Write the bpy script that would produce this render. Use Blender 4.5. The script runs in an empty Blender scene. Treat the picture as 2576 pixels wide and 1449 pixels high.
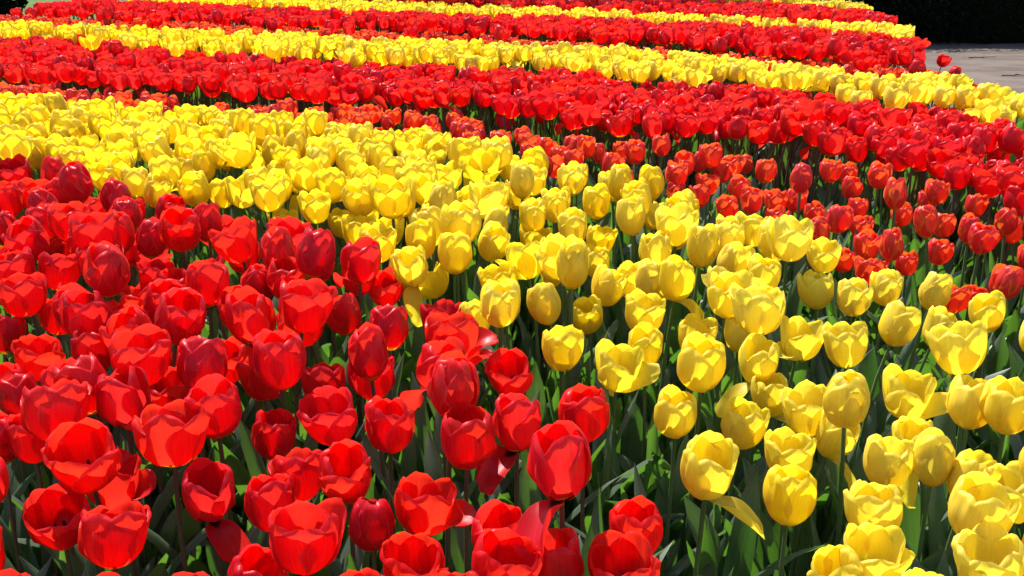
import bpy, math, random
import numpy as np
from mathutils import Vector, Matrix
R = math.radians
rng = np.random.default_rng(7); random.seed(7)
sc = bpy.context.scene

# ---------------------------------------------------------------- camera
F = 2500.0; PITCH = R(20.3); CAMZ = 1.22
cam = bpy.data.cameras.new('camera'); camo = bpy.data.objects.new('camera', cam)
sc.collection.objects.link(camo); sc.camera = camo
cam.sensor_width = 36; cam.lens = F / 2576 * 36; cam.clip_start = 0.05; cam.clip_end = 2000
camo.location = (0, 0, CAMZ); camo.rotation_euler = (R(90) - PITCH, 0, 0)
SP, CP = math.sin(PITCH), math.cos(PITCH)
def at(px, py, z):                       # pixel of the 2576 x 1449 view -> point on the level z
    a, b = (px - 1288) / F, -(py - 724.5) / F
    dy, dz = CP + b * SP, -SP + b * CP
    k = (z - CAMZ) / dz
    return Vector((a * k, dy * k, z))
def proj(x, y, z):
    dz = z - CAMZ; d = y * CP - dz * SP; u = y * SP + dz * CP
    return 1288 + F * x / d, 724.5 - F * u / d, d

# ---------------------------------------------------------------- light
SUN_EL, SUN_AZ = R(52), R(-24)           # azimuth from +Y, negative = to the left
w = bpy.data.worlds.new('World'); sc.world = w; w.use_nodes = True
nt = w.node_tree; bg = nt.nodes['Background']
sky = nt.nodes.new('ShaderNodeTexSky'); sky.sky_type = 'NISHITA'; sky.sun_disc = False
sky.sun_elevation = SUN_EL; sky.sun_rotation = SUN_AZ
nt.links.new(sky.outputs[0], bg.inputs[0]); bg.inputs[1].default_value = 0.105
sl = bpy.data.lights.new('sun', 'SUN'); sl.energy = 4.8; sl.angle = R(0.7); sl.color = (1, .955, .88)
so = bpy.data.objects.new('sun', sl); sc.collection.objects.link(so)
sd = Vector((math.sin(SUN_AZ) * math.cos(SUN_EL), math.cos(SUN_AZ) * math.cos(SUN_EL), math.sin(SUN_EL)))
so.rotation_euler = sd.to_track_quat('Z', 'Y').to_euler()
sc.view_settings.view_transform = 'Standard'; sc.view_settings.look = 'None'
sc.view_settings.gamma = 1; sc.view_settings.use_curve_mapping = False
sc.view_settings.exposure = 0.95
sc.render.engine = 'CYCLES'
sc.cycles.max_bounces = 8; sc.cycles.diffuse_bounces = 6; sc.cycles.transmission_bounces = 5

# ---------------------------------------------------------------- node helpers
def new_mat(name):
    m = bpy.data.materials.new(name); m.use_nodes = True
    n = m.node_tree; n.nodes.clear()
    return m, n
class N:
    def __init__(s, tree): s.t = tree
    def n(s, ty, **kw):
        o = s.t.nodes.new(ty)
        for k, v in kw.items(): setattr(o, k, v)
        return o
    def l(s, a, b): s.t.links.new(a, b)
    def put(s, sock, v):
        if hasattr(v, 'default_value') or hasattr(v, 'is_linked'): s.l(v, sock)
        else: sock.default_value = v
    def m(s, op, a, b=0.0, clamp=False):
        o = s.n('ShaderNodeMath', operation=op, use_clamp=clamp)
        s.put(o.inputs[0], a); s.put(o.inputs[1], b)
        return o.outputs[0]
    def mix(s, f, a, b, mode='MIX'):
        o = s.n('ShaderNodeMix', data_type='RGBA', blend_type=mode)
        s.put(o.inputs[0], f); s.put(o.inputs[6], a if not isinstance(a, tuple) else (*a, 1)); s.put(o.inputs[7], b if not isinstance(b, tuple) else (*b, 1))
        return o.outputs[2]
    def smooth(s, v, a, b, lo=0., hi=1.):
        o = s.n('ShaderNodeMapRange', interpolation_type='SMOOTHSTEP')
        s.put(o.inputs[0], v)
        for i, q in enumerate((a, b, lo, hi)): o.inputs[i + 1].default_value = q
        return o.outputs[0]

def two_sided(h, col, tcol, rough, trans, spec, bump=None, coat=0.0):
    p = h.n('ShaderNodeBsdfPrincipled'); h.put(p.inputs['Base Color'], col)
    h.put(p.inputs['Roughness'], rough); p.inputs['Specular IOR Level'].default_value = spec
    if coat: p.inputs['Coat Weight'].default_value = coat; p.inputs['Coat Roughness'].default_value = .22
    t = h.n('ShaderNodeBsdfTranslucent'); h.put(t.inputs[0], tcol)
    if bump is not None: h.l(bump, p.inputs['Normal']); h.l(bump, t.inputs['Normal'])
    x = h.n('ShaderNodeMixShader'); x.inputs[0].default_value = trans
    h.l(p.outputs[0], x.inputs[1]); h.l(t.outputs[0], x.inputs[2])
    o = h.n('ShaderNodeOutputMaterial'); h.l(x.outputs[0], o.inputs[0])

def petal_mat(name, lo, hi, tlo, thi, base, edge=None, tedge=None, rough=.36, trans=.5, spec=.5, coat=0., flush=None, veins=1., blotch=False, rib=None):
    m, t = new_mat(name); h = N(t)
    uv = h.n('ShaderNodeUVMap'); sep = h.n('ShaderNodeSeparateXYZ'); h.l(uv.outputs[0], sep.inputs[0])
    u, v = sep.outputs[0], sep.outputs[1]          # u 0..1 across, v 0..1 from base to tip
    oi = h.n('ShaderNodeObjectInfo'); at_ = h.n('ShaderNodeAttribute', attribute_name='tone')
    sc_ = h.n('ShaderNodeSeparateColor'); h.l(oi.outputs['Color'], sc_.inputs[0])
    tone = h.m('ADD', sc_.outputs[0], at_.outputs['Fac'])
    # fine lengthwise veins
    cx = h.n('ShaderNodeCombineXYZ'); h.l(h.m('MULTIPLY', u, 42), cx.inputs[0]); h.l(h.m('MULTIPLY', v, 2.2), cx.inputs[1]); h.l(h.m('MULTIPLY', tone, 31), cx.inputs[2])
    nz = h.n('ShaderNodeTexNoise'); h.l(cx.outputs[0], nz.inputs['Vector']); nz.inputs['Scale'].default_value = 1; nz.inputs['Detail'].default_value = 3
    geo = h.n('ShaderNodeNewGeometry'); n2 = h.n('ShaderNodeTexNoise'); h.l(geo.outputs['Position'], n2.inputs['Vector']); n2.inputs['Scale'].default_value = 38; n2.inputs['Detail'].default_value = 2
    f = h.m('ADD', tone, h.m('MULTIPLY', h.m('SUBTRACT', n2.outputs[0], .5), .15 if edge else .4), True)
    col = h.mix(f, lo, hi); tc = h.mix(f, tlo, thi)
    au = h.m('ABSOLUTE', h.m('SUBTRACT', u, .5))
    if edge:
        e = h.smooth(h.m('ADD', au, h.m('MULTIPLY', v, .06)), .36, .53)
        col = h.mix(e, col, edge); tc = h.mix(e, tc, tedge)
    if flush:                                       # warmer blush rising from the base
        e = h.m('MULTIPLY', h.smooth(v, .75, .0), h.smooth(n2.outputs[0], .35, .7)); e = h.m('MULTIPLY', e, .8)
        col = h.mix(e, col, flush); tc = h.mix(e, tc, flush)
    rim = h.m('MULTIPLY', h.m('MAXIMUM', h.smooth(au, .465, .5), h.smooth(v, .965, 1.)), .18)
    pale = tuple(.55 * c_ + .45 * p_ for c_, p_ in zip(lo, (1., .72, .5)))
    col = h.mix(rim, col, pale)
    vein = h.smooth(nz.outputs[0], .32, .68, 1 - .16 * veins, 1 + .05 * veins)
    mid = h.smooth(au, .0, .03, 1 - .14 * veins, 1.0)
    k = h.m('MULTIPLY', vein, mid); cc = h.n('ShaderNodeCombineColor')
    for i in range(3): h.l(k, cc.inputs[i])
    col = h.mix(1.0, col, cc.outputs[0], 'MULTIPLY'); tc = h.mix(1.0, tc, cc.outputs[0], 'MULTIPLY')
    if rib:                                         # a flame up the midrib, stronger on some flowers
        g_ = h.m('MULTIPLY', h.m('MULTIPLY', h.smooth(au, .13, .0), h.smooth(v, .75, .1)), h.smooth(n2.outputs[0], .4, .65)); g_ = h.m('MULTIPLY', g_, .5)
        col = h.mix(g_, col, rib)
    b = h.smooth(h.m('ADD', v, h.m('MULTIPLY', nz.outputs[0], .05)), .15, .085)
    if blotch:                                      # the black heart inside a red cup
        g_ = h.m('MULTIPLY', h.smooth(h.m('ADD', v, h.m('MULTIPLY', au, .30)), .21, .14), geo.outputs['Backfacing'])
        col = h.mix(g_, col, (.012, .006, .012)); tc = h.mix(g_, tc, (.05, .004, .006)); b = h.m('MULTIPLY', b, h.m('SUBTRACT', 1., geo.outputs['Backfacing']))
    col = h.mix(b, col, base); tc = h.mix(b, tc, base)
    bp = h.n('ShaderNodeBump'); bp.inputs['Strength'].default_value = .22; bp.inputs['Distance'].default_value = .002
    h.l(h.m('ADD', nz.outputs[0], h.m('MULTIPLY', n2.outputs[0], .8)), bp.inputs['Height'])
    two_sided(h, col, tc, rough, trans, spec, bp.outputs[0], coat)
    return m

def leaf_mat(name, lo, hi, tlo, thi, trans=.33, rough=.38, spec=.5):
    m, t = new_mat(name); h = N(t)
    uv = h.n('ShaderNodeUVMap'); sep = h.n('ShaderNodeSeparateXYZ'); h.l(uv.outputs[0], sep.inputs[0])
    cx = h.n('ShaderNodeCombineXYZ'); h.l(h.m('MULTIPLY', sep.outputs[0], 30), cx.inputs[0]); h.l(sep.outputs[1], cx.inputs[1])
    nz = h.n('ShaderNodeTexNoise'); h.l(cx.outputs[0], nz.inputs['Vector']); nz.inputs['Scale'].default_value = 1
    geo = h.n('ShaderNodeNewGeometry'); n2 = h.n('ShaderNodeTexNoise'); h.l(geo.outputs['Position'], n2.inputs['Vector']); n2.inputs['Scale'].default_value = 9; n2.inputs['Detail'].default_value = 4
    f = h.smooth(n2.outputs[0], .3, .7)
    k = h.smooth(nz.outputs[0], .3, .7, .8, 1.1); cc = h.n('ShaderNodeCombineColor')
    for i in range(3): h.l(k, cc.inputs[i])
    col = h.mix(1.0, h.mix(f, lo, hi), cc.outputs[0], 'MULTIPLY'); tc = h.mix(1.0, h.mix(f, tlo, thi), cc.outputs[0], 'MULTIPLY')
    bp = h.n('ShaderNodeBump'); bp.inputs['Strength'].default_value = .2; bp.inputs['Distance'].default_value = .002; h.l(nz.outputs[0], bp.inputs['Height'])
    two_sided(h, col, tc, rough, trans, spec, bp.outputs[0])
    return m

def plain(name, c1, c2, scale, rough=.8, spec=.3, bump=0.0, stretch=(1, 1, 1)):
    m, t = new_mat(name); h = N(t)
    geo = h.n('ShaderNodeNewGeometry'); mp = h.n('ShaderNodeMapping'); mp.inputs['Scale'].default_value = stretch; h.l(geo.outputs['Position'], mp.inputs[0])
    nz = h.n('ShaderNodeTexNoise'); h.l(mp.outputs[0], nz.inputs['Vector']); nz.inputs['Scale'].default_value = scale; nz.inputs['Detail'].default_value = 8; nz.inputs['Roughness'].default_value = .65
    p = h.n('ShaderNodeBsdfPrincipled'); h.l(h.mix(h.smooth(nz.outputs[0], .3, .7), c1, c2), p.inputs['Base Color'])
    p.inputs['Roughness'].default_value = rough; p.inputs['Specular IOR Level'].default_value = spec
    if bump:
        bp = h.n('ShaderNodeBump'); bp.inputs['Strength'].default_value = .8; bp.inputs['Distance'].default_value = bump
        h.l(nz.outputs[0], bp.inputs['Height']); h.l(bp.outputs[0], p.inputs['Normal'])
    o = h.n('ShaderNodeOutputMaterial'); h.l(p.outputs[0], o.inputs[0])
    return m

M = {}
M['red'] = petal_mat('red_petal', (.79, .010, .013), (.66, .009, .036), (1., .042, .015), (.96, .022, .026), (.85, .50, .01), rough=.40, trans=.52, spec=.42, veins=.8, blotch=True, rib=(.40, .008, .03))
M['yellow'] = petal_mat('yellow_petal', (.94, .73, .016), (.93, .81, .17), (.96, .80, .014), (.97, .85, .08), (.70, .55, .03), rough=.45, trans=.5, spec=.35, flush=(.93, .60, .008), veins=.4, rib=(.62, .62, .12))
M['orange'] = petal_mat('orange_petal', (.86, .050, .024), (.76, .026, .055), (1., .17, .02), (1., .09, .03), (.80, .35, .02), edge=(.94, .16, .02), tedge=(1., .26, .025), rough=.42, trans=.48)
M['leaf'] = leaf_mat('tulip_leaf', (.065, .110, .055), (.140, .185, .135), (.11, .32, .02), (.18, .42, .03))
M['stem_green'] = plain('green_stem', (.07, .13, .04), (.10, .17, .06), 40, .5, .4)
M['stem_brown'] = plain('brownish_stem', (.09, .09, .04), (.13, .07, .045), 30, .5, .4)
M['anther'] = plain('dark_anther', (.012, .008, .012), (.03, .015, .02), 300, .8)
M['pistil'] = plain('pistil_green', (.35, .38, .12), (.5, .48, .18), 200, .6)
M['soil'] = plain('bed_soil', (.022, .015, .010), (.06, .042, .028), 14, .95, .1, .03)
M['path'] = plain('path_paving', (.090, .068, .056), (.165, .128, .108), 2.2, .9, .2, .004, (1, 1.8, 1))
M['lawn'] = plain('lawn_grass', (.05, .10, .025), (.10, .17, .04), 6, .9, .1, .05)
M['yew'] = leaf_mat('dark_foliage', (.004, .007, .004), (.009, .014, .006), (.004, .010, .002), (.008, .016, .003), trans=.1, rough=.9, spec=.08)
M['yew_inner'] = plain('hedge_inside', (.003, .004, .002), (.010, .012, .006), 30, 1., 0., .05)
M['tree_leaf'] = leaf_mat('tree_leaf', (.03, .06, .02), (.05, .09, .03), (.08, .18, .02), (.1, .2, .03), trans=.3, rough=.5)
M['bark'] = plain('dark_bark', (.02, .014, .010), (.05, .038, .028), 12, .95, .1, .02, (3, 3, .6))

# ---------------------------------------------------------------- mesh helpers
def sheet(P):
    """P: (nt, nu, 3) grid -> verts, quads, uv per loop"""
    nt_, nu_ = P.shape[:2]
    i, j = np.meshgrid(np.arange(nt_ - 1), np.arange(nu_ - 1), indexing='ij')
    a = (i * nu_ + j).ravel()
    q = np.stack([a, a + 1, a + nu_ + 1, a + nu_], 1)
    U = np.tile(np.linspace(0, 1, nu_), nt_); V = np.repeat(np.linspace(0, 1, nt_), nu_)
    return P.reshape(-1, 3), q, np.stack([U, V], 1)
def tube(C, r, k=6):
    C = np.asarray(C, float); n = len(C)
    T = np.gradient(C, axis=0); T /= np.linalg.norm(T, axis=1)[:, None]
    X = np.cross(T, [0.3, 1, 0.05]); X /= np.linalg.norm(X, axis=1)[:, None]; Y = np.cross(T, X)
    a = np.linspace(0, 2 * np.pi, k + 1)
    r = np.broadcast_to(r, (n,))
    P = C[:, None] + r[:, None, None] * (np.cos(a)[None, :, None] * X[:, None] + np.sin(a)[None, :, None] * Y[:, None])
    return sheet(P)
def join(parts):
    """parts: [(v,q,uv,mat)] -> one tuple"""
    V, Q, U, MI, off = [], [], [], [], 0
    for v, q, uv, mi in parts:
        V.append(v); Q.append(q + off); U.append(uv); MI.append(np.full(len(q), mi)); off += len(v)
    return np.concatenate(V), np.concatenate(Q), np.concatenate(U), np.concatenate(MI)
def mk_mesh(name, v, q, uv, mats, mi=None, tone=None):
    me = bpy.data.meshes.new(name)
    me.vertices.add(len(v)); me.vertices.foreach_set('co', np.asarray(v, np.float32).ravel())
    me.loops.add(q.size); me.loops.foreach_set('vertex_index', q.astype(np.int32).ravel())
    me.polygons.add(len(q)); me.polygons.foreach_set('loop_start', np.arange(0, q.size, 4, dtype=np.int32))
    for m_ in mats: me.materials.append(m_)
    if mi is not None: me.polygons.foreach_set('material_index', np.asarray(mi, np.int32))
    ul = me.uv_layers.new(name='UVMap'); ul.data.foreach_set('uv', uv[q.ravel()].astype(np.float32).ravel())
    if tone is not None:
        a = me.attributes.new('tone', 'FLOAT', 'POINT'); a.data.foreach_set('value', tone.astype(np.float32))
    me.update(calc_edges=True)
    me.polygons.foreach_set('use_smooth', np.ones(len(q), bool)); me.update()
    return me
def link(name, data, parent=None):
    o = bpy.data.objects.new(name, data); sc.collection.objects.link(o)
    if parent: o.parent = parent
    return o
def smst(x, a, b):
    t = np.clip((x - a) / (b - a), 0, 1); return t * t * (3 - 2 * t)

# ---------------------------------------------------------------- a petal
def petal_grid(L, W, am, ae, curl, rc, ang, nu, nt_, r, inner=False, droop=None):
    """L length, W half width, am / ae meridian angle mid / end, curl of the tip, rc cross radius"""
    u = np.linspace(-1, 1, nu)[None, :]; q_ = np.linspace(0, 1, nt_)[:, None]
    t = 1 - (1 - q_) ** 1.45; dt = np.diff(t, axis=0)
    if droop is not None: L = L * .88
    notch = r.uniform(.012, .045); nw = r.uniform(.09, .17); sh = r.uniform(-.10, .10)
    lob = r.uniform(.55, 1.2, 2)
    length = 1 - notch * np.exp(-((u - sh) / nw) ** 2) - .17 * np.abs(u) ** 3 + .008 * np.sin(9 * u + r.uniform(0, 6))
    if r.random() < .2: length = length + .04 * np.exp(-((u - sh) / .06) ** 2)
    side = lob[0] + (lob[1] - lob[0]) * smst(u, sh - .15, sh + .15)
    lf = (.40 + .60 * (1 - np.exp(-((u - sh) / .17) ** 2))) * (1 - .5 * np.abs(u) ** 3) * side
    if droop is None:
        x_ = np.clip(t / .60, 0, 1); a0 = am - 64; al = a0 + (am - a0) * (x_ * (1.35 - .35 * x_ * x_)) + (ae - am) * smst(t, .45, .88)
    else:
        a1, a2, a3 = droop
        al = a1 + (a2 - a1) * smst(t, 0, .5) + (a3 - a2) * smst(t, .45, 1)
    al = al + curl * lf * smst(t, .84, 1.0)
    al = np.radians(al)
    ds = L * length * dt
    rr = .004 + np.concatenate([np.zeros((1, nu)), np.cumsum(np.cos(al[:-1]) * ds, 0)])
    zz = np.concatenate([np.zeros((1, nu)), np.cumsum(np.sin(al[:-1]) * ds, 0)])
    if inner: rr = rr * .9 + .0002
    wt = .14 + .86 * np.sin(np.clip(t / .64, 0, 1) * np.pi / 2) ** 1.15
    tp = np.clip((t - .66) / .34, 0, 1); wt = wt * np.sqrt(np.clip(1 - .60 * tp ** 2.4, 0, 1))
    if droop is not None: W = W * .80; L = L * .86
    half = W * wt
    Rc = rc * (1 if droop is None else .62)
    psi = half * u / Rc
    lat = Rc * np.sin(psi); inn = Rc * (1 - np.cos(psi))
    ph = r.uniform(0, 6, 5)
    wav = (.0013 * np.sin(7 * t + ph[0] + 3 * u) * np.abs(u) ** 2 + 0.0019 * np.sin(10 * t + ph[1]) * np.sign(u) * np.abs(u) ** 3) * smst(t, .15, .5)
    wav = wav + .0012 * np.sin(4.5 * t + 2.5 * u + ph[2]) * smst(t, .2, .6) + 0.0004 * np.sin(8 * u + 5 * t + ph[3]) * smst(t, .4, .8)
    wav = wav - .0014 * np.exp(-((u - sh) / .10) ** 2) * smst(t, .25, .95)
    wav = wav + .0014 * (np.exp(-((u - sh - .42) / .22) ** 2) + np.exp(-((u - sh + .42) / .22) ** 2)) * side * np.exp(-((t - .90) / .055) ** 2)
    nr, nz_ = np.sin(al), -np.cos(al)
    rr = rr + (wav - inn) * nr; zz = zz + (wav - inn) * nz_
    if droop is not None:                          # a fallen petal twists and bends sideways
        tw = r.uniform(-1.1, 1.1) * t; dz_ = zz - zz[:, nu // 2:nu // 2 + 1]
        zz = zz - dz_ + dz_ * np.cos(tw) + lat * np.sin(tw); lat = lat * np.cos(tw) - dz_ * np.sin(tw) + L * r.uniform(-.3, .3) * t ** 2
    ca, sa = math.cos(ang), math.sin(ang)
    return np.stack([rr * ca - lat * sa, rr * sa + lat * ca, zz], -1)

FORM = {  # am, ae, curl, cross radius factor
    'c': (93, 114, 70, .94), 'm': (84, 98, 74, 1.06), 'o': (77, 85, 76, 1.18), 'w': (76, 80, 60, 1.25), 'd': (84, 98, 74, 1.06)}
SIZE = {'red': (.104, .0455, .0425), 'yellow': (.103, .0390, .0365), 'orange': (.082, .0325, .0305)}
SPAZ = {}
def petals(kind, form, seed, nu, nt_):
    r = np.random.default_rng(seed * 31 + 5)
    am, ae, curl, rcf = FORM[form]; L, W, Rr = SIZE[kind]
    out = []; off = r.uniform(0, 2 * np.pi); special = []
    if form == 'w': special = list(r.choice([0, 1, 2], r.integers(1, 3), replace=False))
    if form == 'd': special = [int(r.integers(0, 3))]
    for j in range(6):
        inner = j >= 3
        a = off + (j % 3) * 2 * np.pi / 3 + (np.pi / 3 if inner else 0) + r.normal(0, .07)
        dr = None; cu = curl * r.uniform(.6, 1.3)
        if j in special:
            dr = (12, r.uniform(40, 62), r.uniform(0, 75)) if form == 'w' else (0, r.uniform(-60, 0), r.uniform(-85, -45))
            cu = r.uniform(-30, 40)
        if j in special: SPAZ[(kind, form, seed)] = a
        g = petal_grid(L * r.uniform(.94, 1.05) * (1.02 if inner else 1), W * r.uniform(.93, 1.07), am + r.normal(0, 3.5), ae + r.normal(0, 7), cu,
                       Rr * rcf * r.uniform(.92, 1.1) * (.93 if inner else 1), a, nu, nt_, r, inner, dr)
        out.append(g)
    return out

def leaf_grid(L, W, lean, arch, ang, r, nu=5, nt_=11, z0=0.0):
    u = np.linspace(-1, 1, nu)[None, :]; t = np.linspace(0, 1, nt_)[:, None]
    el = np.radians(lean - arch * t ** 1.8)
    rr = .006 + np.concatenate([[[0.]], np.cumsum(np.cos(el[:-1]) * L / (nt_ - 1), 0)]); zz = z0 + np.concatenate([[[0.]], np.cumsum(np.sin(el[:-1]) * L / (nt_ - 1), 0)])
    half = W * (.35 + .65 * np.sin(np.clip(t / .45, 0, 1) * np.pi / 2)) * np.sqrt(np.clip(1 - np.clip((t - .3) / .7, 0, 1) ** 2.2, 0, 1)) + .0004
    fold = r.uniform(.25, .8); tw = r.uniform(-.9, .9) * t
    lat = half * u; dep = -half * fold * np.abs(u) ** 1.5 + .003 * np.sin(14 * t + r.uniform(0, 6)) * u
    l2 = lat * np.cos(tw) - dep * np.sin(tw); d2 = lat * np.sin(tw) + dep * np.cos(tw)
    nr, nz_ = np.sin(el), -np.cos(el)
    x = rr - d2 * nr * 1.0; z = zz - d2 * nz_
    ca, sa = math.cos(ang), math.sin(ang)
    return np.stack([x * ca - l2 * sa, x * sa + l2 * ca, z + 0 * l2], -1)

def build_variant(kind, form, seed, nu, nt_, nleaf=3, full=True):
    """all pieces in root coordinates; head centre returned"""
    r = np.random.default_rng(seed * 977 + 13)
    base_h = {'red': .505, 'yellow': .505, 'orange': .452}[kind]
    lean = R(abs(r.normal(0, 10))); la = r.uniform(0, 2 * np.pi)
    ax = np.array([math.sin(lean) * math.cos(la), math.sin(lean) * math.sin(la), math.cos(lean)])
    bx = np.array([ax[0] * .12 * r.uniform(.5, 1.6) + r.normal(0, .01), ax[1] * .12 + r.normal(0, .01), base_h])
    Q = Matrix.Rotation(0, 3, 'X')
    q = Vector((0, 0, 1)).rotation_difference(Vector(ax)).to_matrix(); Q = np.array(q)
    P = petals(kind, form, seed, nu, nt_)
    P = [p @ Q.T + bx for p in P]
    # stem
    n = 7 if full else 4
    t = np.linspace(0, 1, n)[:, None]
    c1 = np.array([0, 0, base_h * .4]); c2 = bx - ax * base_h * .3
    C = (1 - t) ** 3 * 0 + 3 * (1 - t) ** 2 * t * c1 + 3 * (1 - t) * t ** 2 * c2 + t ** 3 * (bx + ax * .002)
    stem = tube(C, np.linspace(.0045, .0034, n) if full else .0038, 7 if full else 4)
    leaves = []
    for i in range(nleaf):
        leaves.append(leaf_grid(r.uniform(.24, .42), r.uniform(.016, .034), r.uniform(76, 90), r.uniform(5, 55), r.uniform(0, 6.28), r, 5 if full else 3, 12 if full else 6, z0=r.uniform(0, .05)))
    # pistil and stamens
    pis = None; stm = []
    if full:
        b = bx
        pis = tube([b, b + ax * .012, b + ax * .024, b + ax * .026], [.0035, .0042, .0038, .006], 8)
        for k in range(6):
            a = k * math.pi / 3 + .3; d = Q @ np.array([math.cos(a), math.sin(a), 0])
            stm.append(tube([b, b + d * .008 + ax * .010, b + d * .011 + ax * .017, b + d * .013 + ax * .030, b + d * .0132 + ax * .031], [.0009, .0009, .0024, .0022, .0004], 5))
    g = np.concatenate([p.reshape(-1, 3) for p in petals(kind, form if form != 'd' else 'm', seed, 7, 9)]); g = g[(g[:, 2] > .03)]
    ext = float(np.mean([np.ptp(g @ np.array([math.cos(a), math.sin(a), 0])) for a in np.linspace(0, 3, 7)]))
    hc = bx + ax * {'red': .042, 'yellow': .042, 'orange': .035}[kind]
    return dict(petals=P, stem=stem, leaves=leaves, pistil=pis, stamens=stm, head=hc, ext=min(ext, SIZE[kind][0] * (1.05 if form == 'w' else .95)), kind=kind, form=form, lean=lean)

# ---------------------------------------------------------------- prototypes (shared mesh data)
def stem_mat(kind): return M['stem_brown'] if kind == 'red' else M['stem_green']
VAR = {}
def variant(kind, form, s):
    key = (kind, form, s)
    if key in VAR: return VAR[key]
    seed = {'red': 100, 'yellow': 200, 'orange': 300}[kind] + 'cmowd'.index(form) * 20 + s
    d = build_variant(kind, form, seed, 17, 24)
    d['spaz'] = SPAZ.get((kind, form, seed), 0)
    d['me_petals'] = [mk_mesh('petal', *sheet(p), [M[kind]]) for p in d['petals']]
    d['me_stem'] = mk_mesh('stem', *d['stem'], [stem_mat(kind)])
    d['me_leaves'] = [mk_mesh('leaf', *sheet(p), [M['leaf']]) for p in d['leaves']]
    d['me_pistil'] = mk_mesh('pistil', *d['pistil'], [M['pistil']])
    d['me_stamens'] = [mk_mesh('stamen', *s_, [M['anther']]) for s_ in d['stamens']]
    # lighter version: one mesh for the flower head
    lo = build_variant(kind, form, seed, 9, 15)
    v, q, uv, mi = join([(*sheet(p), 0) for p in lo['petals']])
    d['me_head'] = mk_mesh('flower_head', v, q, uv, [M[kind]])
    VAR[key] = d
    return d
NV = 7
HZ = {'red': .505 + .042, 'yellow': .505 + .042, 'orange': .452 + .035}

tulips = []      # dict(kind, form, x, y, s, rz, tone, band, px, py, depth, listed)
def add(kind, form, hx, hy, s, band, listed=False, v=None, tone=None, rz=None, lean=None):
    v = int(rng.integers(0, NV)) if v is None else v
    rz = float(rng.uniform(0, 6.283)) if rz is None else rz
    if tone is None:
        tone = float(np.clip(rng.normal(.42, .22), 0, 1))
    px, py, d = proj(hx, hy, HZ[kind] * s)
    tulips.append(dict(kind=kind, form=form, v=v, x=hx, y=hy, s=s, rz=rz, tone=tone, band=band, px=px, py=py, depth=d, listed=listed, lean=lean))

# ---------------------------------------------------------------- the tulips one can place one by one
RED = """155 1325 165 o;290 1362 185 o;525 1262 150 d;682 1285 115 m;765 1375 200 o;935 1335 105 c;1065 1290 165 w;1040 1450 150 o;1258 1368 150 m
1265 1445 185 o;1400 1440 120 m;1600 1355 140 m;1568 1458 150 o;640 1475 120 m;1410 1188 182 d;752 1210 150 o;872 1206 150 m;215 1170 185 o;288 1228 165 w
85 1120 112 m;5 1122 100 c;690 1112 112 m;830 1070 148 o;980 1090 135 m;1175 1124 150 m;1300 1085 140 d;1470 1062 140 m;1140 992 138 c;1282 955 125 o
1157 892 125 w;1108 820 115 w;543 1047 145 m;662 965 140 w;312 1022 145 d;435 1003 115 o;172 988 120 m;15 990 110 m;100 915 125 o;240 895 118 m
940 965 125 o;928 905 110 c;815 980 125 o;978 835 105 m;490 928 100 m;575 925 105 o;455 812 132 m;632 815 145 d;765 826 125 o;867 802 100 m;312 826 128 o
215 812 125 m;150 805 105 o;15 850 80 m;62 757 122 o;270 697 112 c;435 738 95 m;398 708 105 o;520 712 112 o;722 716 105 m;650 728 85 c;702 645 92 c
795 652 102 c;612 655 90 m;562 600 98 w;455 590 104 m;382 655 80 w;903 708 95 m;972 738 92 o;296 600 98 m;218 625 95 m;112 570 88 m;140 632 90 o
150 692 110 o;45 655 98 o;5 700 90 m;12 585 75 c;238 545 92 o;330 545 75 m;195 470 86 c;42 445 86 o;95 500 92 o;20 515 85 m;360 770 90 o;50 1010 80 m
-60 1240 150 m;-70 1420 160 o;1160 1560 180 m;480 1560 170 o;900 1555 170 m;250 1570 170 o;20 1560 160 m;330 640 80 m;70 600 80 o"""
YEL = """1700 1056 122 m;1780 1198 160 d;1867 1086 125 m;1985 1162 135 o;1985 1268 140 m;1765 932 138 m;1905 925 125 d;2030 1052 138 o;2125 1020 128 c
2232 1182 132 m;2346 1175 110 c;2280 1008 150 w;2440 1028 128 m;2532 1040 135 m;2408 888 150 o;2195 1304 150 m;2460 1308 172 m;2440 1222 130 m
2545 1265 140 o;2190 1425 180 o;2110 1478 150 m;2485 1450 180 o;1555 940 145 w;1412 892 112 m;1620 888 112 d;1750 862 110 o;1860 850 95 m;2010 868 130 w
2124 884 118 o;2260 828 106 m;2350 745 78 c;2480 800 100 d;1370 775 92 c;1475 806 92 m;1620 802 118 o;1835 756 130 o;1932 795 90 c;2052 742 98 m;2146 760 95 m
2228 738 84 m;2070 655 92 o;1950 620 108 o;1920 706 98 m;1842 668 92 m;1765 632 88 c;1836 592 88 o;1440 682 92 c;1500 668 75 m;1530 732 95 m;1590 718 95 o
1678 722 105 w;1645 642 92 d;1256 730 106 o;1086 716 112 w;1145 650 98 m;1242 622 92 m;1062 615 84 c;1008 700 70 c;1195 818 90 m;980 592 92 w;862 572 66 m
795 532 92 o;712 570 88 w;1345 612 78 w;1440 586 85 m;1510 616 80 o;1695 598 80 m;1640 552 72 m;1595 552 68 m;1725 530 72 m;1115 518 78 c;1010 512 85 m
1340 552 82 m;1242 546 80 o;1150 588 88 m;490 487 84 m;562 496 76 m;385 476 92 w;265 456 78 m;700 482 82 m;850 478 82 o;2360 840 80 d;2300 1120 80 d
1940 1010 100 d;2100 1110 90 d;1180 520 70 m;1300 500 78 o;1400 520 80 o;1500 520 80 m;1560 470 70 c;1450 455 75 d;1310 450 80 o;1640 470 70 c
2640 1180 150 m;2660 960 120 o;2650 1400 160 m;2330 1560 170 m;2000 1660 170 o;2620 860 110 m;920 560 70 m;1090 560 75 m;1400 640 70 m"""
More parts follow.
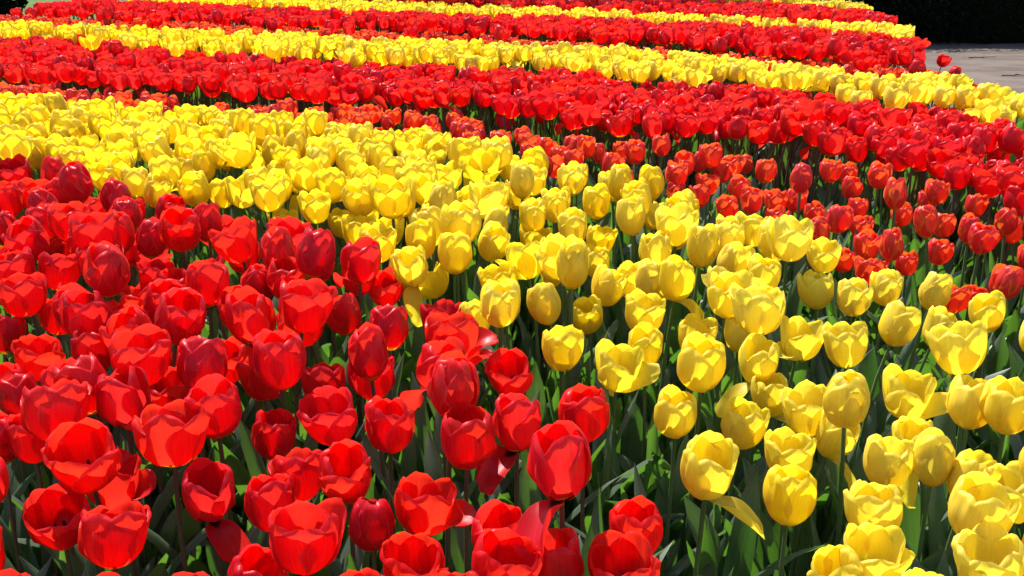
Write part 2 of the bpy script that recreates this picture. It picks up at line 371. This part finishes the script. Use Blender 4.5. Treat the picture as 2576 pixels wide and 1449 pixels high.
ORA = """1925 437 62 m;2015 456 62 c;2090 437 60 m;2133 444 55 m;2210 450 66 m;2252 497 60 c;2335 512 52 m;2452 526 58 m;2328 566 66 c;2372 574 60 m
2436 586 62 c;2486 602 52 o;2545 590 60 m;2360 642 66 m;2520 722 78 m;2180 626 72 m;2242 626 62 c;2280 672 46 m;2186 690 80 o;2060 590 60 c;2102 562 62 m
2048 546 60 m;2155 532 58 m;2165 578 62 o;1830 532 62 m;1890 512 66 m;1950 516 66 o;2000 512 60 m;1950 562 64 m;2400 760 80 o;2120 664 60 m
2450 762 60 m;2590 660 66 m;1860 480 62 m;1780 470 62 o;1700 448 64 m;1790 398 62 m;1540 424 62 m;1600 390 56 m;1665 372 56 m;1720 420 60 m
1815 440 56 m;1540 440 55 m;1475 376 56 m;1440 412 56 m;1700 492 55 m;1760 500 60 m;2140 480 55 m;2600 560 60 m"""
used = {}
def cell(x, y): return (int(math.floor(x / .1)), int(math.floor(y / .1)))
def free(x, y, r):
    cx, cy = cell(x, y)
    for i in (-1, 0, 1):
        for j in (-1, 0, 1):
            for (a, b) in used.get((cx + i, cy + j), ()):
                if (a - x) ** 2 + (b - y) ** 2 < r * r: return False
    return True
def mark(x, y): used.setdefault(cell(x, y), []).append((x, y))
WID = {'red': .083, 'yellow': .072, 'orange': .062}
WF = {'c': .92, 'm': 1.0, 'o': 1.13, 'w': 1.15, 'd': 1.0}
for kind, txt, band in (('red', RED, 'A'), ('yellow', YEL, 'B'), ('orange', ORA, 'C')):
    for it in txt.replace('\n', ';').split(';'):
        a, b, c, f = it.split(); a, b, c = float(a), float(b), float(c)
        p = at(a, b, HZ[kind]); d = proj(*p)[2]
        vv = int(rng.integers(0, NV))
        s = 1.0
        for _ in range(12):                      # size and distance settle together: a bigger flower also stands taller
            d = proj(*at(a, b, HZ[kind] * s))[2]
            s = .5 * s + .5 * float(np.clip(c / (F * variant(kind, f, vv)['ext'] / d), .86, 1.16))
        p = at(a, b, HZ[kind] * s)
        tone = None
        if kind == 'yellow': tone = float(np.clip(.22 + .35 * (a - 1300) / 1200 + rng.normal(0, .15), 0, 1))
        add(kind, f, p.x, p.y, s, band, True, v=vv, tone=tone, rz=(-1.57 + float(rng.uniform(.6, 1.4) * rng.choice([-1, 1])) - VAR[(kind, f, vv)]['spaz']) if f in 'wd' else None); mark(p.x, p.y)
# the two that lean out over the path
for a, b, f, tl in ((2372, 148, 'o', .5), (2396, 180, 'c', .6)):
    p = at(a, b, HZ['red'] * .86)
    add('red', f, p.x, p.y, .86, 'edge', True, tone=tl, lean=(.10, -.02)); mark(p.x, p.y)

# ---------------------------------------------------------------- the bands
def cv(s):
    p = [tuple(map(float, q.split(','))) for q in s.split()]
    xs, ys = zip(*p)
    def f(x):
        if x < xs[0]: return ys[0] + (x - xs[0]) * (ys[1] - ys[0]) / (xs[1] - xs[0])
        if x > xs[-1]: return ys[-1] + (x - xs[-1]) * (ys[-1] - ys[-2]) / (xs[-1] - xs[-2])
        return float(np.interp(x, xs, ys))
    return f
L0 = cv('-500,400 0,430 200,455 450,545 850,610 1000,700 1180,790 1330,920 1500,1010 1560,1100 1680,1300 1760,1800 1800,2600 1900,9000')
L1 = cv('-500,230 0,262 400,288 800,315 960,345 1200,375 1330,400 1600,470 1750,525 1860,570 2000,610 2130,670 2250,705 2400,740 2480,790 2576,870 3000,1150')
Cf = cv('-500,190 0,216 400,258 700,275 900,290 1100,292 1300,340 1480,368 1750,385 1900,425 2100,425 2300,450 2440,500 2576,570 3000,790')
Dn = cv('-500,170 0,190 400,218 700,245 900,258 1100,255 1300,285 1530,325 1750,330 1950,350 2100,375 2300,420 2440,475 2576,520 3000,720')
Df = cv('-500,100 0,108 200,108 400,132 700,160 1000,177 1200,192 1400,190 1600,214 1900,240 2100,260 2250,287 2400,300 2576,345 3000,520')
En = cv('-500,90 0,98 400,124 700,150 1000,166 1400,181 1700,206 2000,230 2150,262 2400,290 2576,325 3000,500')
Ef = cv('-500,50 0,66 300,81 600,92 900,106 1200,122 1500,131 1800,158 2100,192 2300,205 2500,226 2576,240 3000,400')
Ff = cv('-500,20 0,45 400,62 700,79 1100,97 1400,114 1700,141 2000,162 2300,190 2500,215')
Gn = cv('0,36 60,38 200,43 400,53 700,67 1000,83 1300,89 1600,111 1900,131 2100,147 2330,187 2500,215')
Gf = cv('-100,60 60,26 200,9 400,15 700,31 1000,42 1300,50 1600,63 1900,77 2100,91 2330,117 2500,140')
Hf = cv('380,0 450,-8 600,3 800,10 1100,19 1300,28 1500,36 1700,49 1900,59 2100,66 2270,79 2400,95')
In = cv('900,-4 1000,9 1200,13 1400,27 1600,37 1800,48 2000,55 2200,68')
If = cv('800,-60 930,-16 1300,-8 1500,1 1700,9 1900,17 2100,29 2190,38')
Jf = cv('1300,-60 1600,-30 1900,-10 2000,2 2100,10 2165,20')
REDGE = cv('-60,2080 0,2150 40,2205 78,2275 115,2328 150,2305 190,2330 215,2410 240,2500 280,2600 500,3000 2000,4200')
def off(f, d): return lambda x: f(x) + d
BANDS = [  # id, kind, far curve, near curve, spacing
    ('A', 'red', L0, lambda x: 2300, .090), ('B', 'yellow', L1, off(L0, -26), .079), ('C', 'orange', Cf, off(L1, 34), .083), ('D', 'red', Df, Dn, .080),
    ('E', 'yellow', Ef, En, .079), ('F', 'orange', Ff, off(Ef, 14), .080), ('G', 'red', Gf, Gn, .078), ('H', 'yellow', Hf, off(Gf, -5), .078),
    ('I', 'red', If, In, .078), ('J', 'yellow', Jf, off(If, -5), .078)]
FORMS = {'red': ['c', 'm', 'm', 'o', 'o', 'o', 'w', 'd'], 'yellow': ['c', 'm', 'm', 'm', 'o', 'o', 'w', 'd'], 'orange': ['c', 'c', 'm', 'm', 'm', 'o']}
for bi, (bid, kind, far, near, sp) in enumerate(BANDS):
    ny = int(11.5 / (sp * .87))
    for j in range(ny):
        y = .55 + j * sp * .87; wx = y * .62 + .9
        for i in range(int(2 * wx / sp) + 1):
            x = -wx + (i + .5 * (j % 2)) * sp
            hx = x + rng.normal(0, sp * .2); hy = y + rng.normal(0, sp * .2)
            s = float(np.clip(rng.normal(.93 if bid == 'D' else 1, .04), .86, 1.1))
            px, py, d = proj(hx, hy, HZ[kind] * s)
            if px < -420 or px > 3000 or py < -45 or py > 2250: continue
            if not (far(px) <= py <= near(px)): continue
            if px > REDGE(py): continue
            if bid in 'GHIJ' and px > 2290 and bid != 'G': continue
            inside = -40 < px < 2616 and py < 1640
            if inside and bid == 'A' and not (py < 1150 and px < 1250 and free(hx, hy, .074)): continue
            if inside and bid == 'B' and not ((py < 500 and (px < 1000 or py < 480) and px < 1480) or (py < 800 and px > 850 and px < 2000 and free(hx, hy, .078))): continue
            if inside and bid == 'C' and px > 1400 and px < 2600 and not (free(hx, hy, .088) and rng.random() < .6): continue
            if bid == 'C' and rng.random() < .08: continue
            if not free(hx, hy, sp * (.8 if bid not in 'AB' else .85)): continue
            mark(hx, hy)
            tone = None
            if kind == 'red' and bid != 'A': tone = float(np.clip(rng.normal(.55, .25), 0, 1))
            if kind == 'yellow': tone = float(np.clip(.35 + .25 * (px - 1300) / 1200 + rng.normal(0, .15), 0, 1))
            add(kind, FORMS[kind][int(rng.integers(0, len(FORMS[kind])))], hx, hy, s, bid, tone=tone)

# ---------------------------------------------------------------- which are objects of their own
def in_frame(t): return -30 < t['px'] < 2606 and -10 < t['py'] < 1449 + F * .05 / t['depth'] and t['depth'] > .4
indiv, rest = [], []
for kind in ('red', 'yellow', 'orange'):
    c = [t for t in tulips if t['kind'] == kind]
    vis = sorted([t for t in c if in_frame(t)], key=lambda t: (not t['listed'], t['depth']))
    keep = vis[:296]
    ids = set(map(id, keep))
    indiv += keep; rest += [t for t in c if id(t) not in ids]

ONES = ['', 'first', 'second', 'third', 'fourth', 'fifth', 'sixth', 'seventh', 'eighth', 'ninth', 'tenth', 'eleventh', 'twelfth', 'thirteenth', 'fourteenth', 'fifteenth', 'sixteenth', 'seventeenth', 'eighteenth', 'nineteenth']
TENS = ['', '', 'twent', 'thirt', 'fort', 'fift', 'sixt', 'sevent', 'eight', 'ninet']
def ordn(n):
    if n < 20: return ONES[n]
    if n % 10 == 0: return TENS[n // 10] + 'ieth'
    return TENS[n // 10] + 'y-' + ONES[n % 10]
BN = {'A': 'front red patch', 'B': 'broad front yellow band', 'C': 'front orange band', 'D': 'middle red band', 'E': 'second yellow band', 'F': 'thin orange band', 'G': 'far red band', 'H': 'far yellow band', 'I': 'farthest red band', 'J': 'farthest yellow band', 'edge': 'path edge'}
LOOK = {'c': 'closed egg-shaped', 'm': 'cupped', 'o': 'open', 'w': 'splayed', 'd': 'cup with one drooping petal'}
by = {}
for t in indiv: by.setdefault(t['band'], []).append(t)
for b, ts in by.items():
    if b == 'edge':
        ts[0]['label'] = 'open red tulip on a leaning stem standing alone before the path'
        ts[1]['label'] = 'narrow closed red tulip low beside the lone leaning one before the path'
        for t in ts: t['group'] = 'red tulips leaning out by the path'
        continue
    far = {q[0]: q[2] for q in BANDS}[b]
    ts.sort(key=lambda t: -(t['py'] - (far(t['px']) if b != 'A' else 0)))
    n = {'A': 8, 'B': 11, 'C': 9}.get(b, 10)
    # rows of equal depth, nearest first, counted from the left
    dd = sorted(ts, key=lambda t: t['y']); rows = max(1, min(30, len(ts) // n))
    for k in range(rows):
        row = sorted(dd[k * len(dd) // rows:(k + 1) * len(dd) // rows], key=lambda t: t['px'])
        for m_, t in enumerate(row):
            col = t['kind']
            look = {'c': 'closed ' + col + ' tulip', 'm': 'cupped ' + col + ' tulip', 'o': 'open ' + col + ' tulip', 'w': 'splayed ' + col + ' tulip', 'd': col + ' tulip with drooping petal'}[t['form']]
            t['label'] = f"{look}, {ordn(m_ + 1)} from left in {ordn(k + 1)} row of {BN[b]}"
            t['group'] = f"{col} tulips of the {BN[b]}"

# ---------------------------------------------------------------- build the individual tulips
def child(name, data, root, tone):
    o = bpy.data.objects.new(name, data); o.color = (tone, 0, 0, 1); sc.collection.objects.link(o); o.parent = root
    return o
def place(t, d):
    """root position so that the head sits over (x, y)"""
    c, s = math.cos(t['rz']), math.sin(t['rz']); h = d['head'] * t['s']
    return t['x'] - (h[0] * c - h[1] * s), t['y'] - (h[0] * s + h[1] * c)
protos = {}
for t in indiv:
    d = variant(t['kind'], t['form'], t['v'])
    root = bpy.data.objects.new(t['kind'] + '_tulip', None); sc.collection.objects.link(root)
    root.empty_display_size = .05
    x, y = place(t, d)
    root.location = (x, y, .008); root.rotation_euler = (0, 0, t['rz']); root.scale = (t['s'],) * 3
    if t['lean']:
        e = Matrix.Rotation(.30, 4, 'Y') @ Matrix.Rotation(t['rz'], 4, 'Z')
        root.rotation_euler = e.to_euler(); root.location = (t['x'] - .13, t['y'], .008)
    root['label'] = t['label']; root['category'] = 'tulip'; root['group'] = t['group']
    near = t['depth'] < 3.4
    if near:
        for me in d['me_petals']: child('petal', me, root, float(np.clip(t['tone'] + rng.normal(0, .05), 0, 1)))
        if t['form'] in 'wd' or (t['form'] == 'o' and t['depth'] < 2.2):
            p = child('pistil', d['me_pistil'], root, 0)
            for me in d['me_stamens']: child('stamen', me, p, 0)
    else:
        child('flower_head', d['me_head'], root, t['tone'])
    child('stem', d['me_stem'], root, 0)
    for me in d['me_leaves'][:(3 if near else 2)]: child('leaf', me, root, 0)

# ---------------------------------------------------------------- the thousands beyond, one mass of each kind
LOD = {}
def lod(kind, form, v, level):
    key = (kind, form, v, level)
    if key not in LOD:
        seed = {'red': 100, 'yellow': 200, 'orange': 300}[kind] + 'cmowd'.index(form) * 20 + v
        nu, nt_ = ((7, 12), (5, 9))[level]
        b = build_variant(kind, form, seed, nu, nt_, 3 if level == 0 else 2, False)
        parts = [(*sheet(p), 0) for p in b['petals']] + [(*b['stem'], 1)] + [(*sheet(p), 2) for p in b['leaves']]
        LOD[key] = (join(parts), b['head'])
    return LOD[key]
for kind in ('red', 'yellow', 'orange'):
    V, Q, U, MI, T = [], [], [], [], []; offv = 0
    for t in rest:
        if t['kind'] != kind: continue
        (v, q, uv, mi), hd = lod(kind, t['form'], t['v'], 0 if t['depth'] < 5.2 else 1)
        x, y = place(t, dict(head=hd)); c, s = math.cos(t['rz']), math.sin(t['rz'])
        vv = v * t['s']; vv = np.stack([vv[:, 0] * c - vv[:, 1] * s + x, vv[:, 0] * s + vv[:, 1] * c + y, vv[:, 2] + .008], 1)
        V.append(vv); Q.append(q + offv); U.append(uv); MI.append(mi); T.append(np.full(len(v), t['tone'])); offv += len(v)
    if not V: continue
    me = mk_mesh(kind + '_tulips', np.concatenate(V), np.concatenate(Q), np.concatenate(U), [M[kind], stem_mat(kind), M['leaf']], np.concatenate(MI), np.concatenate(T))
    o = link('distant_' + kind + '_tulips', me); o.color = (0, 0, 0, 1)
    o['kind'] = 'stuff'; o['label'] = f'{kind} tulips massed in the far bands of the flower bed'; o['category'] = 'tulips'
print('TULIPS', len(tulips), 'individual', len(indiv), {k: sum(1 for t in indiv if t['kind'] == k) for k in HZ})

# loose leaves filling the bed between the stems
LV = []
r = np.random.default_rng(3)
for i in range(5200):
    y = r.uniform(.6, 5.2); x = r.uniform(-1, 1) * (y * .62 + .4)
    px, py, d = proj(x, y, .3)
    if px > REDGE(py) - 30: continue
    g = leaf_grid(r.uniform(.26, .45), r.uniform(.010, .034), r.uniform(70, 90), r.uniform(5, 70), r.uniform(0, 6.28), r, 5, 10)
    LV.append((*sheet(g + np.array([x, y, .006])), 0))
v, q, uv, mi = join(LV)
o = link('tulip_foliage', mk_mesh('tulip_foliage', v, q, uv, [M['leaf']])); o['kind'] = 'stuff'; o['label'] = 'blue-green tulip leaves crowding the bed between the stems'; o['category'] = 'foliage'

# ---------------------------------------------------------------- the setting
def flat(name, pts, z, m, kind='structure'):
    me = bpy.data.meshes.new(name); me.from_pydata([(p[0], p[1], z) for p in pts], [], [tuple(range(len(pts)))]); me.materials.append(m)
    o = link(name, me); o['kind'] = kind; return o
flat('lawn', [(-300, -300), (300, -300), (300, 300), (-300, 300)], 0, M['lawn'])
edge = [at(REDGE(v_), v_, 0.0) for v_ in ()]
EP = []
for v_ in (2200, 1400, 900, 500, 330, 280, 240, 190, 150, 115, 78, 40, 0, -40):   # right rim of the bed, traced at head height and set down on the soil
    p = at(REDGE(v_), v_, .547); EP.append((p.x + .10, p.y))
bed = [(-7.5, .1)] + [(EP[0][0] + 1, .1)] + EP + [(1.2, 12.0), (-1.6, 10.4), (-4.6, 8.4), (-7.5, 6.5)]
flat('flower_bed', bed, .008, M['soil'])
path = [(EP[0][0] + .6, -3)] + [(p[0] - .15, p[1]) for p in EP] + [(.8, 12.6), (-2.2, 11.6), (-9, 9.2), (-9, 10.6), (-2.4, 13.2), (1.5, 14.2), (16, 14.2), (22, 8), (16, -3)]
flat('path', path, .004, M['path'])

def leafy(name, cx, cy, cz, sx, sy, sz, n, size, m, parent=None, box=False, seed=1):
    """a body of many small leaf faces spread through a volume"""
    r = np.random.default_rng(seed)
    if box:
        P = r.uniform(-1, 1, (n, 3)); k = r.integers(0, 3, n); sg = np.where(r.random(n) < .5, -1, 1)
        P[np.arange(n), k] = sg * (1 - r.random(n) ** 2 * .25)
        P[:, 1] += .12 * np.sin(P[:, 0] * 9) * np.abs(P[:, 1])
    else:
        P = r.normal(0, 1, (n, 3)); P /= np.linalg.norm(P, axis=1)[:, None]
        rad = 1 + .16 * np.sin(P[:, 0] * 5 + seed) * np.sin(P[:, 2] * 6) + .1 * np.sin(P[:, 1] * 11)
        P *= (rad * (1 - r.random(n) ** 2 * .5))[:, None]
    P = P * [sx, sy, sz] + [cx, cy, cz]
    A = r.normal(0, 1, (n, 3)); A /= np.linalg.norm(A, axis=1)[:, None]; B = np.cross(A, r.normal(0, 1, (n, 3))); B /= np.linalg.norm(B, axis=1)[:, None]
    s = size * r.uniform(.6, 1.4, n)[:, None]
    V = np.stack([P - A * s, P - B * s * .45, P + A * s, P + B * s * .45], 1).reshape(-1, 3)
    V[:, 2] = np.maximum(V[:, 2], .02)
    q = np.arange(4 * n).reshape(-1, 4); uv = np.tile(np.array([[.5, 0], [0, .5], [.5, 1], [1, .5]]), (n, 1))
    return link(name, mk_mesh(name, V, q, uv, [m]), parent)

hroot = link('evergreen_hedge', None); hroot.location = (0, 0, 0)
hroot['label'] = 'low dark evergreen hedge standing beyond the pale path'; hroot['category'] = 'hedge'
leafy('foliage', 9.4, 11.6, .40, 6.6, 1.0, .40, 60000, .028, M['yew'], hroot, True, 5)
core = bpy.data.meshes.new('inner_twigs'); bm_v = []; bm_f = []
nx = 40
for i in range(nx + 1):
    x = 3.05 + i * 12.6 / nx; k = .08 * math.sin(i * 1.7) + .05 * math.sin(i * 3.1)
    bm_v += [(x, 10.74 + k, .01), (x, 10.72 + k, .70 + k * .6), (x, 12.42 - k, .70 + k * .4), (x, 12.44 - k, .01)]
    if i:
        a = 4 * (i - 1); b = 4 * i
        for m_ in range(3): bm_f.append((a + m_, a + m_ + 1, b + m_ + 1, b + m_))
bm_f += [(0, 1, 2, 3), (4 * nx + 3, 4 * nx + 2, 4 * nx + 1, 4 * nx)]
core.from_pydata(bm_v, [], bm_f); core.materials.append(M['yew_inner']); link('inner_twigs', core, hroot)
st = []
for i in range(14):
    x = 3.4 + i * .88; st.append((*tube([(x, 11.6, 0), (x + .03, 11.6, .4), (x, 11.62, .72)], [.03, .025, .01], 6), 0))
v, q, uv, mi = join(st); link('stems', mk_mesh('stems', v, q, uv, [M['bark']]), hroot)
broot = link('evergreen_shrub', None); broot['label'] = 'black-green rounded shrub beyond the left end of the far red band'; broot['category'] = 'shrub'
leafy('foliage', -5.15, 9.3, .85, .72, .7, .85, 16000, .035, M['yew'], broot, False, 9)
v, q, uv = tube([(-5.15, 9.3, 0), (-5.15, 9.3, .9)], .05, 8); link('trunk', mk_mesh('trunk', v, q, uv, [M['bark']]), broot)

# the tree whose crown, above the picture, shades the farthest rows
troot = link('shade_tree', None); troot.location = (0, 0, 0)
troot['label'] = 'tall leafy tree standing behind the farthest red band and shading it'; troot['category'] = 'tree'
leafy('crown', -.9, 12.5, 5.1, 2.1, .9, .9, 1500, .12, M['tree_leaf'], troot, False, 4)
tr = [(*tube([(-1.1, 13.0, 0), (-1.05, 12.95, 1.8), (-.95, 12.8, 3.6), (-.9, 12.5, 4.9)], [.17, .13, .10, .05], 10), 0)]
for i in range(7):
    a = i * .9; e = Vector((-.9 + 1.6 * math.cos(a), 12.5 + .6 * math.sin(a), 5.0 + .5 * math.sin(2.3 * i)))
    s0 = Vector((-.98, 12.82, 3.1 + .15 * i)); tr.append((*tube([s0, s0.lerp(e, .5) + Vector((0, 0, .15)), e], [.05, .035, .012], 6), 0))
v, q, uv, mi = join(tr); link('trunk', mk_mesh('trunk', v, q, uv, [M['bark']]), troot)

# twigs blown onto the paving
for i, (px, py, ln, ang, lab) in enumerate(((2385, 133, .20, .2, 'thin dark twig lying on the paving near the hedge shadow'), (2440, 148, .34, .35, 'longest forked twig lying on the pale paving'),
        (2350, 188, .16, -.1, 'short twig lying beside the lone leaning red tulip'), (2520, 192, .22, .05, 'dark twig lying on the paving farthest from the flowers'))):
    p = at(px, py, .004); root = link('twig', None); root.location = (p.x, p.y, .005); root.rotation_euler = (0, 0, ang)
    rr_ = np.random.default_rng(i)
    c = [(k * ln / 5, .02 * math.sin(k * 1.3 + i), .006 + .004 * (k % 2)) for k in range(6)]
    parts = [(*tube(c, np.linspace(.0045, .0015, 6), 5), 0)]
    parts.append((*tube([c[2], (c[2][0] + .05, c[2][1] + .045, .012), (c[2][0] + .09, c[2][1] + .06, .008)], [.003, .002, .001], 5), 0))
    v, q, uv, mi = join(parts); t_ = link('stick', mk_mesh('stick', v, q, uv, [M['bark']]), root)
    root['label'] = lab; root['category'] = 'twig'; root['group'] = 'twigs lying on the path'
